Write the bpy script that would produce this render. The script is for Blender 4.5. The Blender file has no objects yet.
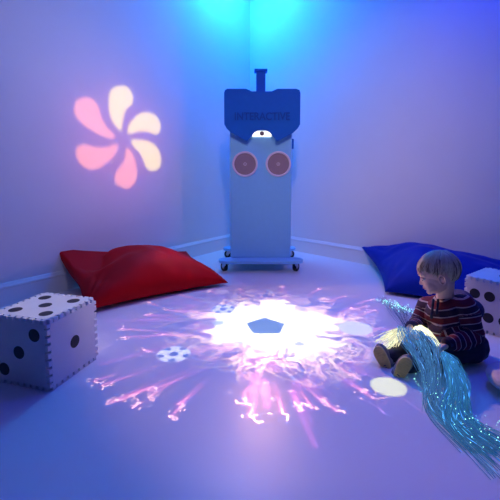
import bpy, bmesh, math, random
import numpy as np
from mathutils import Vector, Matrix, Quaternion, noise
V = Vector
random.seed(7); rng = np.random.RandomState(5)
C = bpy.context.scene.collection
PI = math.pi

# ------------------------------------------------------------------ helpers
def link(o, parent=None):
    C.objects.link(o)
    if parent: o.parent = parent
    return o
def empty(name, loc=(0, 0, 0), rz=0):
    o = bpy.data.objects.new(name, None); o.location = loc; o.rotation_euler = (0, 0, rz)
    o.empty_display_size = .05
    return link(o)
def tag(o, label=None, cat=None, group=None, kind=None):
    if label: o['label'] = label
    if cat: o['category'] = cat
    if group: o['group'] = group
    if kind: o['kind'] = kind
    return o
def obj(name, bm, m, parent=None, smooth=False):
    me = bpy.data.meshes.new(name)
    bmesh.ops.recalc_face_normals(bm, faces=bm.faces)
    bm.to_mesh(me); bm.free()
    if m: me.materials.append(m)
    if smooth: me.polygons.foreach_set('use_smooth', [True] * len(me.polygons))
    return link(bpy.data.objects.new(name, me), parent)
def rel(o):
    """keep a child's world placement although its parent sits elsewhere"""
    o.matrix_parent_inverse = o.parent.matrix_basis.inverted()
    return o
def box(bm, c, s, M=None, bev=0):
    M = M or Matrix.Identity(4)
    r = bmesh.ops.create_cube(bm, size=1, matrix=M @ Matrix.Translation(c) @ Matrix.Diagonal((*s, 1)))
    if bev:
        vs = r['verts']; es = list({e for v in vs for e in v.link_edges})
        bmesh.ops.bevel(bm, geom=es, offset=bev, segments=2, affect='EDGES', profile=.5)
def cyl(bm, a, b, r1, r2=None, seg=20):
    a, b = V(a), V(b); r2 = r1 if r2 is None else r2; d = b - a
    M = Matrix.Translation((a + b) / 2) @ d.to_track_quat('Z', 'Y').to_matrix().to_4x4()
    bmesh.ops.create_cone(bm, cap_ends=True, segments=seg, radius1=r1, radius2=r2, depth=d.length, matrix=M)
def ell(bm, c, r, M=None, sub=3):
    M = M or Matrix.Identity(4)
    bmesh.ops.create_icosphere(bm, subdivisions=sub, radius=1, matrix=M @ Matrix.Translation(c) @ Matrix.Diagonal((*r, 1)))
def cap(bm, a, b, r1, r2, M=None):
    """tapered capsule"""
    a, b = V(a), V(b)
    if M: a, b = M @ a, M @ b
    bmesh.ops.create_icosphere(bm, subdivisions=2, radius=r1, matrix=Matrix.Translation(a))
    bmesh.ops.create_icosphere(bm, subdivisions=2, radius=r2, matrix=Matrix.Translation(b))
    if (b - a).length > 1e-5: cyl(bm, a, b, r1, r2, 16)
def chain(bm, pts, rs, M=None):
    for i in range(len(pts) - 1): cap(bm, pts[i], pts[i + 1], rs[i], rs[i + 1], M)
def prism(bm, pts, M, d):
    """outline pts (x,y) extruded by d along local z, placed by M"""
    n = len(pts)
    lo = [bm.verts.new(M @ V((x, y, 0))) for x, y in pts]
    hi = [bm.verts.new(M @ V((x, y, d))) for x, y in pts]
    bm.faces.new(lo[::-1]); bm.faces.new(hi)
    for i in range(n): bm.faces.new((lo[i], lo[(i + 1) % n], hi[(i + 1) % n], hi[i]))
def remeshed(name, bm, voxel, m, parent=None, smooth_it=4):
    me = bpy.data.meshes.new(name + '_tmp'); bm.to_mesh(me); bm.free()
    t = bpy.data.objects.new(name + '_tmp', me); C.objects.link(t)
    r = t.modifiers.new('r', 'REMESH'); r.mode = 'VOXEL'; r.voxel_size = voxel
    s = t.modifiers.new('s', 'SMOOTH'); s.factor = .5; s.iterations = smooth_it
    dg = bpy.context.evaluated_depsgraph_get(); dg.update()
    out = bpy.data.meshes.new_from_object(t.evaluated_get(dg)); out.name = name
    bpy.data.objects.remove(t); bpy.data.meshes.remove(me)
    out.materials.clear(); out.materials.append(m)
    out.polygons.foreach_set('use_smooth', [True] * len(out.polygons))
    return link(bpy.data.objects.new(name, out), parent)
def set_attr(me, name, vals):
    a = me.attributes.new(name, 'FLOAT', 'POINT'); a.data.foreach_set('value', [float(v) for v in vals])

# ------------------------------------------------------------------ materials
def mat(name, col, rough=.6, metal=0, spec=.5, nz=0, nscale=20, bump=0, bscale=200, sheen=0, emit=None, es=0):
    m = bpy.data.materials.new(name); m.use_nodes = True
    nt = m.node_tree; b = nt.nodes['Principled BSDF']; N = nt.nodes.new; Lk = nt.links.new
    b.inputs['Base Color'].default_value = (*col, 1); b.inputs['Roughness'].default_value = rough
    b.inputs['Metallic'].default_value = metal; b.inputs['Specular IOR Level'].default_value = spec
    if sheen: b.inputs['Sheen Weight'].default_value = sheen
    tc = N('ShaderNodeTexCoord')
    if nz:
        n = N('ShaderNodeTexNoise'); n.inputs['Scale'].default_value = nscale; n.inputs['Detail'].default_value = 4
        Lk(tc.outputs['Object'], n.inputs['Vector'])
        mx = N('ShaderNodeMix'); mx.data_type = 'RGBA'
        mx.inputs['A'].default_value = (*[c * (1 - nz) for c in col], 1)
        mx.inputs['B'].default_value = (*[min(1, c * (1 + nz)) for c in col], 1)
        Lk(n.outputs['Fac'], mx.inputs['Factor']); Lk(mx.outputs['Result'], b.inputs['Base Color'])
    if bump:
        n = N('ShaderNodeTexNoise'); n.inputs['Scale'].default_value = bscale; n.inputs['Detail'].default_value = 3
        Lk(tc.outputs['Object'], n.inputs['Vector'])
        bp = N('ShaderNodeBump'); bp.inputs['Strength'].default_value = bump; bp.inputs['Distance'].default_value = .002
        Lk(n.outputs['Fac'], bp.inputs['Height']); Lk(bp.outputs['Normal'], b.inputs['Normal'])
    if emit:
        b.inputs['Emission Color'].default_value = (*emit, 1); b.inputs['Emission Strength'].default_value = es
    return m
M_wall = mat('painted_wall', (.78, .77, .78), .75, nz=.03, nscale=3, bump=.1, bscale=120)
M_lowbounce = mat('low_bounce_wall', (.10, .10, .13), .9)  # unseen walls behind the camera, darkened to cut bounced light
M_trim = mat('painted_trim', (.8, .8, .8), .4)
M_floor = mat('white_vinyl_floor', (.8, .79, .8), .38, nz=.03, nscale=2, bump=.06, bscale=60)
M_ceil = mat('ceiling_paint', (.6, .6, .6), .9)
M_red = mat('red_nylon', (.60, .002, .006), .6, spec=.12, nz=.12, nscale=9, bump=.3, bscale=14)
M_navy = mat('blue_nylon', (.001, .02, .30), .6, spec=.12, nz=.15, nscale=9, bump=.3, bscale=14)
M_foam = mat('white_foam', (.80, .78, .78), .7, nz=.05, nscale=14, bump=.3, bscale=260)
M_gapshade = mat('gap_shade_core', (.16, .15, .17), .9)  # dark colour paints the shade seen in gaps between the teeth
M_spot = mat('black_foam', (.012, .01, .018), .6, nz=.2, nscale=60)
M_body = mat('powder_blue_panel', (.24, .62, .92), .55, nz=.04, nscale=30)
M_head = mat('royal_blue_panel', (.006, .15, .55), .6, spec=.2, nz=.05, nscale=30)
M_letter = mat('letter_shade_blue', (.004, .09, .40), .6, spec=.2)  # darker blue paints the edge shading of the letters into their colour
M_ring = mat('speaker_ring', (.85, .74, .80), .5)
M_grille = mat('speaker_grille', (.34, .24, .26), .7, nz=.2, nscale=300, bump=.5, bscale=900)
M_black = mat('black_rubber', (.012, .012, .015), .5)
M_steel = mat('caster_steel', (.5, .5, .52), .3, metal=1)
M_glass = mat('lens_glass', (.9, .9, .85), .1, emit=(1, .97, .85), es=1.3)
M_skin = mat('skin', (.85, .56, .43), .5, nz=.06, nscale=25)
M_hair = mat('blond_hair', (.88, .66, .40), .45, nz=.3, nscale=60)
M_hair2 = mat('dark_blond_hair', (.40, .26, .14), .5)
M_hair3 = mat('pale_blond_hair', (.98, .82, .58), .4)
M_eye = mat('eye', (.02, .015, .015), .15)
M_lip = mat('lip', (.55, .2, .18), .45)
M_trouser = mat('dark_trousers', (.022, .018, .045), .8, bump=.5, bscale=40)
M_hood = mat('navy_jersey', (.035, .03, .10), .85, bump=.4, bscale=60)
M_cord = mat('navy_cord', (.02, .015, .05), .8)
M_sole = mat('khaki_sole', (.80, .66, .28), .8, nz=.25, nscale=45, bump=.6, bscale=90)
M_upper = mat('shoe_upper', (.22, .2, .2), .7, nz=.2, nscale=30)
M_pouf = mat('white_vinyl', (.7, .68, .7), .5)
M_black_hidden = M_black

def stripe_mat():
    m = bpy.data.materials.new('striped_jersey'); m.use_nodes = True
    nt = m.node_tree; N = nt.nodes.new; Lk = nt.links.new; b = nt.nodes['Principled BSDF']
    a = N('ShaderNodeAttribute'); a.attribute_name = 'stripe'
    md = N('ShaderNodeMath'); md.operation = 'FRACT'; Lk(a.outputs['Fac'], md.inputs[0])
    cr = N('ShaderNodeValToRGB'); cr.color_ramp.interpolation = 'CONSTANT'
    e = cr.color_ramp.elements
    e[0].position = 0; e[0].color = (.48, .36, .36, 1)
    e[1].position = .08; e[1].color = (.15, .004, .02, 1)
    k = e.new(.50); k.color = (.48, .36, .36, 1)
    k = e.new(.58); k.color = (.03, .006, .03, 1)
    Lk(md.outputs[0], cr.inputs['Fac']); Lk(cr.outputs['Color'], b.inputs['Base Color'])
    b.inputs['Roughness'].default_value = .85
    tc = N('ShaderNodeTexCoord'); n = N('ShaderNodeTexNoise'); n.inputs['Scale'].default_value = 45
    Lk(tc.outputs['Object'], n.inputs['Vector'])
    bp = N('ShaderNodeBump'); bp.inputs['Strength'].default_value = .5; bp.inputs['Distance'].default_value = .004
    Lk(n.outputs['Fac'], bp.inputs['Height']); Lk(bp.outputs['Normal'], b.inputs['Normal'])
    return m
M_stripe = stripe_mat()
def fibre_mat(name, colA, colB, strength):
    """side glowing optical fibre: brightness along each strand from its 'glow' attribute"""
    m = bpy.data.materials.new(name); m.use_nodes = True
    nt = m.node_tree; N = nt.nodes.new; Lk = nt.links.new; b = nt.nodes['Principled BSDF']
    b.inputs['Base Color'].default_value = (.02, .03, .05, 1); b.inputs['Roughness'].default_value = .5; b.inputs['Specular IOR Level'].default_value = 0
    a = N('ShaderNodeAttribute'); a.attribute_name = 'glow'
    mx = N('ShaderNodeMix'); mx.data_type = 'RGBA'; mx.inputs['A'].default_value = (*colA, 1); mx.inputs['B'].default_value = (*colB, 1)
    h = N('ShaderNodeAttribute'); h.attribute_name = 'hue'
    Lk(h.outputs['Fac'], mx.inputs['Factor']); Lk(mx.outputs['Result'], b.inputs['Emission Color'])
    mu = N('ShaderNodeMath'); mu.operation = 'MULTIPLY'; mu.inputs[1].default_value = strength
    Lk(a.outputs['Fac'], mu.inputs[0]); Lk(mu.outputs[0], b.inputs['Emission Strength'])
    return m

# ------------------------------------------------------------------ room
corner = V((-.0017, 4.5266)); dl = V((.5939, .8045)); dr = V((.7136, -.7005))
Lend = corner - dl * 6.6; Rend = corner + dr * 6.6; far = Lend + dr * 6.6
HT = 3.05
def wall(name, a, b, thick=.12, h=HT):
    a, b = V(a), V(b); d = (b - a).normalized(); n = V((d.y, -d.x))
    cen = (corner + far) / 2
    if (cen - a).dot(n) > 0: n = -n
    a2 = a - d * thick; b2 = b + d * thick
    pts = [a, b, b + n * thick, a + n * thick]
    bm = bmesh.new(); prism(bm, [(p.x, p.y) for p in pts], Matrix.Translation((0, 0, 0)), h)
    return tag(obj(name, bm, M_wall if name in ('wall_left', 'wall_right') else M_lowbounce), kind='structure')
wall('wall_left', Lend, corner); wall('wall_right', corner, Rend)
wall('wall_back', Rend, far); wall('wall_front', far, Lend)
def slab(name, z0, z1, m):
    bm = bmesh.new(); prism(bm, [(p.x, p.y) for p in (corner, Rend, far, Lend)], Matrix.Translation((0, 0, z0)), z1 - z0)
    return tag(obj(name, bm, m), kind='structure')
slab('floor', -.1, 0, M_floor); slab('ceiling', HT, HT + .1, M_ceil)
def baseboard(name, a, b):
    d = (b - a).normalized(); n = V((-d.y, d.x)); cen = (corner + far) / 2
    if (cen - a).dot(n) < 0: n = -n
    prof = [(0, 0), (.014, 0), (.014, .112), (.018, .118), (.018, .128), (.012, .136), (.007, .147), (0, .149)]
    bm = bmesh.new(); L_ = (b - a).length
    # local x = out from wall, y = up, z = along
    M = Matrix(((n.x, 0, d.x, a.x), (n.y, 0, d.y, a.y), (0, 1, 0, 0), (0, 0, 0, 1)))
    prism(bm, prof, M, L_)
    return tag(obj(name, bm, M_trim), kind='structure')
baseboard('baseboard_left', Lend, corner); baseboard('baseboard_right', corner, Rend)

# ------------------------------------------------------------------ interactive floor projector stand
px_, py_ = .092, 3.29
st = tag(empty('projector_stand', (px_, py_, 0)), 'tall blue interactive projector cabinet on a wheeled base in the room corner', 'projector')
bm = bmesh.new()      # wheeled base plate with lobed corners
def lobe_outline():
    pts = []
    def arc(cx, cy, r, a0, a1, n=8):
        for i in range(n + 1):
            a = math.radians(a0 + (a1 - a0) * i / n); pts.append((cx + r * math.cos(a), cy + r * math.sin(a)))
    arc(.285, -.065, .075, -90, 90)      # front right lobe
    pts.append((.262, .03)); pts.append((.262, .34))
    arc(.285, .43, .07, -80, 90)         # rear right lobe
    arc(-.285, .43, .07, 90, 260)
    pts.append((-.262, .34)); pts.append((-.262, .03))
    arc(-.285, -.065, .075, 90, 270)
    return pts
prism(bm, lobe_outline(), Matrix.Translation((0, 0, .082)), .022)
obj('base_plate', bm, M_body, st)
bm = bmesh.new(); box(bm, (0, .185, .104 + .70), (.523, .37, 1.40), bev=.006)
obj('cabinet_body', bm, M_body, st)
for sx, sy, ya in ((-.300, -.07, 40), (.290, -.07, -40), (-.290, .42, 60), (.290, .42, -60)):
    MC = Matrix.Translation((sx, sy, 0)) @ Matrix.Rotation(math.radians(ya), 4, 'Z')
    bm = bmesh.new(); cyl(bm, (sx, sy, .076), (sx, sy, .083), .026, seg=24)
    for q in (-1, 1):
        prism(bm, [(-.024, .075), (.024, .075), (.030, .034), (.010, .034), (-.02, .06)], MC @ Matrix(((0, 0, 1, q * .0165 - .002), (1, 0, 0, 0), (0, 1, 0, 0), (0, 0, 0, 1))), .004)
    cst = obj('caster', bm, M_steel, st)
    bm = bmesh.new(); cyl(bm, MC @ V((-.012, .020, .037)), MC @ V((.012, .020, .037)), .037, seg=28)
    obj('wheel', bm, M_black, cst, True)
    bm = bmesh.new(); cyl(bm, MC @ V((-.0125, .020, .037)), MC @ V((.0125, .020, .037)), .015, seg=20)
    obj('wheel_hub', bm, M_steel, cst, True)
# head board: bear-like plate with a dip at the top and a notch that frees the lens
def head_outline():
    raw = [(228.3, 90), (246, 90), (249, 91.2), (253, 93.2), (258, 94.2), (265, 94.2), (270, 93.2), (274, 91.2), (277, 90),
           (295, 90), (298, 91.2), (299.1, 94), (299.1, 125.5), (297, 129.5), (292.5, 134), (286, 137.6), (277.2, 142.4),
           (274.8, 139.5), (272.3, 136.5), (269.5, 133.2), (266, 131.5), (262, 130.9), (258, 131.5), (254.6, 133.2), (252, 136.5),
           (249.7, 139.5), (247.2, 142.4), (238.5, 137.6), (232, 134), (227.2, 129.5), (225, 125.5), (225, 94), (226, 91.2)]
    k = 1 / 118.4
    return [((x - 262) * k, 1.102 + (142.4 - y) * k * .955) for x, y in raw]
Mh = Matrix(((1, 0, 0, .008), (0, 0, -1, -.028), (0, 1, 0, 0), (0, 0, 0, 1)))
bm = bmesh.new(); prism(bm, head_outline(), Mh, .03)
obj('head_board', bm, M_head, st)
tx = bpy.data.curves.new('lettering', 'FONT'); tx.body = 'INTERACTIVE'; tx.size = .088; tx.extrude = .004; tx.offset = .0015
tx.align_x = 'CENTER'; tx.align_y = 'CENTER'; tx.materials.append(M_letter)
tmp = link(bpy.data.objects.new('tmp', tx)); bpy.context.view_layer.update()
tme = bpy.data.meshes.new_from_object(tmp.evaluated_get(bpy.context.evaluated_depsgraph_get())); bpy.data.objects.remove(tmp)
to = link(bpy.data.objects.new('embossed_lettering', tme), st)
to.location = (.008, -.0592, 1.300); to.rotation_euler = (PI / 2, 0, 0); to.scale = (.86, 1, 1)
# lens window under the notch
bm = bmesh.new(); box(bm, (.008, -.006, 1.165), (.16, .012, .05), bev=.002)
lw = obj('lens_window', bm, M_glass, st); tag(lw, 'glowing cream lens window')
bm = bmesh.new(); cyl(bm, (.008, -.012, 1.168), (.008, -.026, 1.168), .019, .016, 24)
obj('lens_barrel', bm, M_grille, lw, True)
for sx in (-.134, .148):
    zc = .913
    bm = bmesh.new()
    n = 48
    prof = [(.108, 0), (.108, -.008), (.104, -.011), (.094, -.011), (.091, -.006), (.091, 0)]
    rings = [[bm.verts.new((sx + r * math.cos(2 * PI * i / n), y, zc + r * math.sin(2 * PI * i / n))) for i in range(n)] for r, y in prof]
    for a in range(len(rings)):
        A, B = rings[a], rings[(a + 1) % len(rings)]
        for i in range(n): bm.faces.new((A[i], A[(i + 1) % n], B[(i + 1) % n], B[i]))
    sp = obj('speaker', bm, M_ring, st, True)
    bm = bmesh.new(); cyl(bm, (sx, 0, zc), (sx, -.005, zc), .092, .088, 48); obj('speaker_grille', bm, M_grille, sp)
    bm = bmesh.new()
    for r0, r1 in ((.014, .011),):
        for i in range(24):
            a0, a1 = 2 * PI * i / 24, 2 * PI * (i + 1) / 24
            q = [bm.verts.new((sx + r * math.cos(a), y, zc + r * math.sin(a))) for y in (-.0052, -.0075) for r, a in ((r0, a0), (r0, a1), (r1, a1), (r1, a0))]
            bm.faces.new(q[4:8]); bm.faces.new((q[0], q[1], q[5], q[4])); bm.faces.new((q[2], q[3], q[7], q[6]))
    cyl(bm, (sx, -.005, zc), (sx, -.0075, zc), .004, seg=12)
    obj('speaker_badge', bm, M_ring, sp)
bm = bmesh.new(); box(bm, (.271, .05, 1.085), (.02, .05, .085), bev=.004); obj('switch_box', bm, M_head, st)
bm = bmesh.new(); box(bm, (0, .09, 1.60), (.078, .06, .20), bev=.006); box(bm, (0, .09, 1.70), (.11, .09, .02), bev=.004)
obj('top_post', bm, M_head, st)
bm = bmesh.new(); box(bm, (0, .03, 1.50), (.3, .06, .03)); obj('head_bracket', bm, M_head, st)

# ------------------------------------------------------------------ giant cushions
def cushion(name, BL, BR, FR, FL, Hh, m, label, hump=None, seed=0, crease=.012):
    """soft rectangular bean bag; the four arguments are its corner points"""
    nu, nv = 96, 64
    BL, BR, FR, FL = V(BL), V(BR), V(FR), V(FL)
    bm = bmesh.new(); top, bot = {}, {}
    sv = V((seed * 7.3, seed * 3.1, 0))
    for i in range(nu + 1):
        for j in range(nv + 1):
            u, v = i / nu * 2 - 1, j / nv * 2 - 1
            uu = u * (1 - .085 * (1 - v * v)); vv = v * (1 - .13 * (1 - u * u))
            s, t = (uu + 1) / 2, (vv + 1) / 2
            p = (FL * (1 - s) + FR * s) * (1 - t) + (BL * (1 - s) + BR * s) * t
            prof = max(0, (1 - abs(u) ** 3.2)) ** .55 * max(0, (1 - abs(v) ** 3.0)) ** .52
            h = Hh * prof * (hump(u, v) if hump else 1)
            q = V((p.x * 3.2, p.y * 3.2, 0)) + sv
            w = noise.noise(q) * .025 + noise.noise(q * 2.7) * .012
            ed = min(1, prof * 1.6)
            # gathered creases running from the corners
            cr = 0
            for cu, cv in ((-1, -1), (1, -1), (-1, 1), (1, 1)):
                du, dv = (u - cu) * 1.6, v - cv; rr = math.hypot(du, dv)
                cr += math.sin(math.atan2(dv, du) * 17 + noise.noise(q * 2) * 2) * math.exp(-(rr / .55) ** 2) * crease
            z0 = max(.004, p.z * (1 - .0))
            seam = z0 + (.012 if prof > 0 else 0)
            top[i, j] = bm.verts.new((p.x, p.y, max(seam, z0 * (1 - ed * .6) + h + (w + cr) * ed)))
            if 0 < i < nu and 0 < j < nv:
                bot[i, j] = bm.verts.new((p.x, p.y, z0 * (1 - min(1, prof * 1.3)) + .003))
            else: bot[i, j] = top[i, j]
    for i in range(nu):
        for j in range(nv):
            bm.faces.new((top[i, j], top[i + 1, j], top[i + 1, j + 1], top[i, j + 1]))
            try: bm.faces.new((bot[i, j], bot[i, j + 1], bot[i + 1, j + 1], bot[i + 1, j]))
            except ValueError: pass
    o = obj(name, bm, m, None, True)
    s = o.modifiers.new('smooth', 'SMOOTH'); s.iterations = 1; s.factor = .5
    tag(o, label, 'floor cushion', 'giant floor cushions against the walls')
    return o
def rhump(u, v):   # flattens towards the thin right end
    return (1 - .34 * max(0, u) ** 1.5) * (1 - .12 * max(0, -u)) * (1 - .75 * math.exp(-((u + .66) / .20) ** 2) * max(0, min(1, v + .4)))
cushion('floor_cushion', (-1.4040, 2.7263, 0.3000), (-0.5581, 3.3514, 0.1400), (-0.1579, 2.8205, 0.0200), (-0.9853, 2.2083, 0.0300), .25, M_red,
        'large glossy red floor cushion lying along the left wall', rhump, 1)
def bhump(u, v):
    return 1 - .35 * max(0, u + .3)
cushion('floor_cushion', (1.0313, 3.5202, 0.1500), (2.1886, 2.6637, 0.2200), (1.6876, 2.0181, 0.0300), (0.9414, 2.6093, 0.0200), .26, M_navy,
        'large deep blue floor cushion behind the seated child against the right wall', bhump, 4)

# ------------------------------------------------------------------ foam dice
def die(loc, rz, spots, label, size=.29):
    """spots: face axis -> list of (a,b) positions, -.5..+.5 over the face, in that face's two in-plane axes"""
    root = tag(empty('foam_die', (loc[0], loc[1], 0), rz), label, 'foam dice', 'giant foam dice')
    h = size / 2; th = .016; nt = 9; pitch = size / nt
    bm = bmesh.new(); box(bm, (0, 0, h), (size - 2 * th - .001,) * 3); obj('gap_shade_core', bm, M_gapshade, root)
    ax = [V((1, 0, 0)), V((0, 1, 0)), V((0, 0, 1))]
    for a in range(3):
        for sg in (1, -1):
            bm = bmesh.new()
            b_, c_ = (a + 1) % 3, (a + 2) % 3
            ctr = V((0, 0, h)) + ax[a] * sg * (h - th / 2)
            def bx(cb, cc, sb, sc):
                s = [0, 0, 0]; s[a] = th; s[b_] = sb; s[c_] = sc
                box(bm, ctr + ax[b_] * cb + ax[c_] * cc, s)
            bx(0, 0, size - 2 * th, size - 2 * th)
            for out, alo in ((b_, c_), (c_, b_)):
                par = 0 if (out - a) % 3 == 1 else 1
                for s2 in (1, -1):
                    for k in range(nt):
                        if (k + par) % 2: continue
                        pos = -h + pitch * (k + .5); w = pitch * .68
                        if k in (0, nt - 1):
                            # corner tooth stays inside the corner
                            pos += (.5 * th) * (1 if k == 0 else -1) * .9; w = pitch - th
                        o_ = s2 * (h - th / 2)
                        if out == b_: bx(o_, pos, th, w)
                        else: bx(pos, o_, w, th)
            tile = obj('foam_tile', bm, M_foam, root)
            bv = tile.modifiers.new('b', 'BEVEL'); bv.width = .0015; bv.segments = 2; bv.limit_method = 'ANGLE'
            for (p, q) in spots.get((a, sg), []):
                bm = bmesh.new()
                c = V((0, 0, h)) + ax[a] * sg * (h - .0005) + ax[b_] * p * size + ax[c_] * q * size
                cyl(bm, c - ax[a] * sg * .004, c + ax[a] * sg * .0012, .0265, seg=32)
                obj('spot', bm, M_spot, tile)
    return root
# left die: local x runs away from camera along its bright right-hand face, y runs out of frame to the left
A1 = V((-0.7863, 1.4333)); B1 = V((-0.7037, 1.7199)); e1 = (B1 - A1).normalized(); r1 = math.atan2(e1.y, e1.x); n1 = V((-e1.y, e1.x))
five = [(0, 0), (.27, .27), (-.27, .27), (.27, -.27), (-.27, -.27)]
three = [(0, 0), (.27, -.27), (-.27, .27)]
six = [(p, q) for p in (-.27, 0, .27) for q in (-.22, .22)]
c1 = A1 + e1 * .145 + n1 * .145
die(c1, r1, {(2, 1): five, (1, -1): [(0, 0)], (0, -1): [(0, 0), (-.28, .28), (.28, -.28)], (0, 1): [(-.27, -.27), (.27, .27), (-.27, .27), (.27, -.27)], (1, 1): six},
    'white foam die with black spots at the left edge, in front of the red cushion')
A2 = V((1.1873, 2.0755)); ph = math.radians(-52); e2 = V((math.cos(ph), math.sin(ph))); n2 = V((-e2.y, e2.x))
c2 = A2 + e2 * .145 + n2 * .145
six2 = [(q, p) for p in (-.31, -.06, .20) for q in (-.2, .2)]
die(c2, ph, {(1, -1): six2, (2, 1): [(.0, 0.)], (0, 1): five, (0, -1): three},
    'white foam die with rows of black spots behind the child at the right edge')

# pale rounded pouf cut by the lower right corner
bm = bmesh.new(); ell(bm, (0, 0, .05), (.13, .13, .05), sub=4)
pf = obj('round_pouf', bm, M_pouf, None, True); pf.location = (1.075, 1.43, .001)
tag(pf, 'pale rounded object on the floor cut off by the lower right frame edge', 'pouf')

# ------------------------------------------------------------------ child
Y0 = 1.74
kid = tag(empty('person', (.99, 1.74, 0)), 'small blond child in a striped hooded top sitting on the floor holding glowing fibres', 'person')
hip = V((.985, 1.76, .085))
chest = V((0.9274, 1.7500, 0.1918)); neck = V((0.9122, 1.7650, 0.2642))
head_c = V((0.8722, 1.7450, 0.3956))
Lsh = V((0.9810, 1.7000, 0.2493)); Rsh = V((0.8883, 1.8600, 0.1951))
Lel = V((1.0022, 1.6600, 0.1201)); Lwr = V((0.8511, 1.5850, 0.1276))
Rel = V((0.8339, 1.8400, 0.1050)); Rwr = V((0.7561, 1.7400, 0.1374))
hipL = V((1.01, 1.68, .075)); hipR = V((.93, 1.81, .075))
kneeL = V((0.7970, 1.6200, 0.0742)); ankL = V((0.6772, 1.6000, 0.0110))
kneeR = V((0.7524, 1.8000, 0.0102)); ankR = V((0.6442, 1.6900, 0.0105))
# head frame: x = his left, y = nose direction, z = crown
pit, yaw = math.radians(22), math.radians(-19)
fw = V((-math.cos(pit) * math.cos(yaw), -math.cos(pit) * math.sin(yaw), -math.sin(pit)))
upv = V((-math.sin(pit) * math.cos(yaw), -math.sin(pit) * math.sin(yaw), math.cos(pit)))
lf = upv.cross(fw)   # his left side, towards the camera
lf = -lf if lf.y > 0 else lf
HM = Matrix(((lf.x, fw.x, upv.x, head_c.x), (lf.y, fw.y, upv.y, head_c.y), (lf.z, fw.z, upv.z, head_c.z), (0, 0, 0, 1)))
bm = bmesh.new()
ell(bm, (0, -.010, .018), (.067, .084, .076), HM)              # skull
ell(bm, (0, .022, -.025), (.057, .060, .062), HM)              # face
ell(bm, (0, .030, -.058), (.042, .044, .030), HM)              # jaw
ell(bm, (0, .062, -.073), (.019, .016, .015), HM, 2)           # chin
ell(bm, (0, .055, .022), (.048, .026, .036), HM, 2)            # brow
for s in (-1, 1):
    ell(bm, (s * .026, .044, -.040), (.032, .032, .031), HM, 3)  # cheek
cap(bm, (0, .075, -.006), (0, .0855, -.0255), .0065, .0085, HM)  # nose
for s in (-1, 1): ell(bm, (s * .008, .082, -.028), (.006, .007, .0055), HM, 2)
ell(bm, (0, .0765, -.045), (.016, .0085, .0060), HM, 2)
ell(bm, (0, .0735, -.0545), (.014, .009, .0062), HM, 2)
for s in (-1, 1):                                              # ears
    Me = HM @ Matrix.Translation((s * .0700, -.006, -.014)) @ Matrix.Rotation(s * .5, 4, 'Z')
    n = 16
    for i in range(n):
        a0, a1 = 2 * PI * i / n, 2 * PI * (i + 1) / n
        f = lambda a: V((s * .006, .014 * math.cos(a) - .002 * math.sin(a), .022 * math.sin(a)))
        cap(bm, f(a0), f(a1), .0040, .0040, Me)
    ell(bm, (0, 0, -.003), (.004, .010, .016), Me, 2)
    ell(bm, (s * .003, .008, -.004), (.004, .003, .005), Me, 2)
neckbase = neck + V((.012, .01, -.03))
chain(bm, [HM @ V((0, -.022, -.04)), neckbase], [.036, .040])
chain(bm, [neckbase, chest, (chest + hip) / 2, hip], [.045, .085, .085, .085])
chain(bm, [Lsh, Lel, Lwr], [.034, .026, .019]); chain(bm, [Rsh, Rel, Rwr], [.034, .026, .019])
cap(bm, Rsh, Lsh, .036, .036)
chain(bm, [hipL, kneeL, ankL], [.055, .038, .026]); chain(bm, [hipR, kneeR, ankR], [.055, .038, .026])
def hand(wr, d, nrm, side, k=1.0):
    """d: towards fingertips, nrm: palm normal (fingers curl to it), side: towards the thumb"""
    d, nrm = V(d).normalized(), V(nrm).normalized(); nrm = (nrm - d * nrm.dot(d)).normalized(); sd = d.cross(nrm)
    if sd.dot(V(side)) < 0: sd = -sd
    def pt(x, y, z): return wr + (d * x + sd * y + nrm * z) * k
    for y in (-.014, -.005, .005, .014): cap(bm, pt(.004, y * .6, 0), pt(.040, y, 0), .0105 * k, .0085 * k)
    for y, ln, sp in ((-.0175, .78, -.10), (-.006, .95, -.03), (.006, 1, .03), (.0175, .9, .1)):
        a = pt(.040, y, 0); q = a; ang = .35
        for seg, r0, r1 in ((.019, .0066, .006), (.014, .006, .0055), (.011, .0055, .005)):
            dd = d * math.cos(ang) + nrm * math.sin(ang) + sd * sp
            q2 = q + dd * seg * ln * k; cap(bm, q, q2, r0 * k, r1 * k); q = q2; ang += .75
    a = pt(.010, .012, .003); b = pt(.026, .029, .010); c = pt(.043, .029, .020)
    cap(bm, a, b, .009 * k, .0072 * k); cap(bm, b, c, .0072 * k, .006 * k)
Lh = (V((0.7814, 1.5500, 0.1530)) - Lwr).normalized(); Rh = V((-.35, -.75, -.55)).normalized()
hand(Lwr, V((-.85, -.15, -.30)), V((.1, -.25, -1)), V((-.2, 1, .1)), 1.12)
hand(Rwr, V((-.35, -.65, -.45)), V((.35, .35, -1)), V((1, -.2, .3)), 1.12)
remeshed('body', bm, .0024, M_skin, kid, 5)
body = bpy.data.objects['body']; rel(body)
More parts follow.
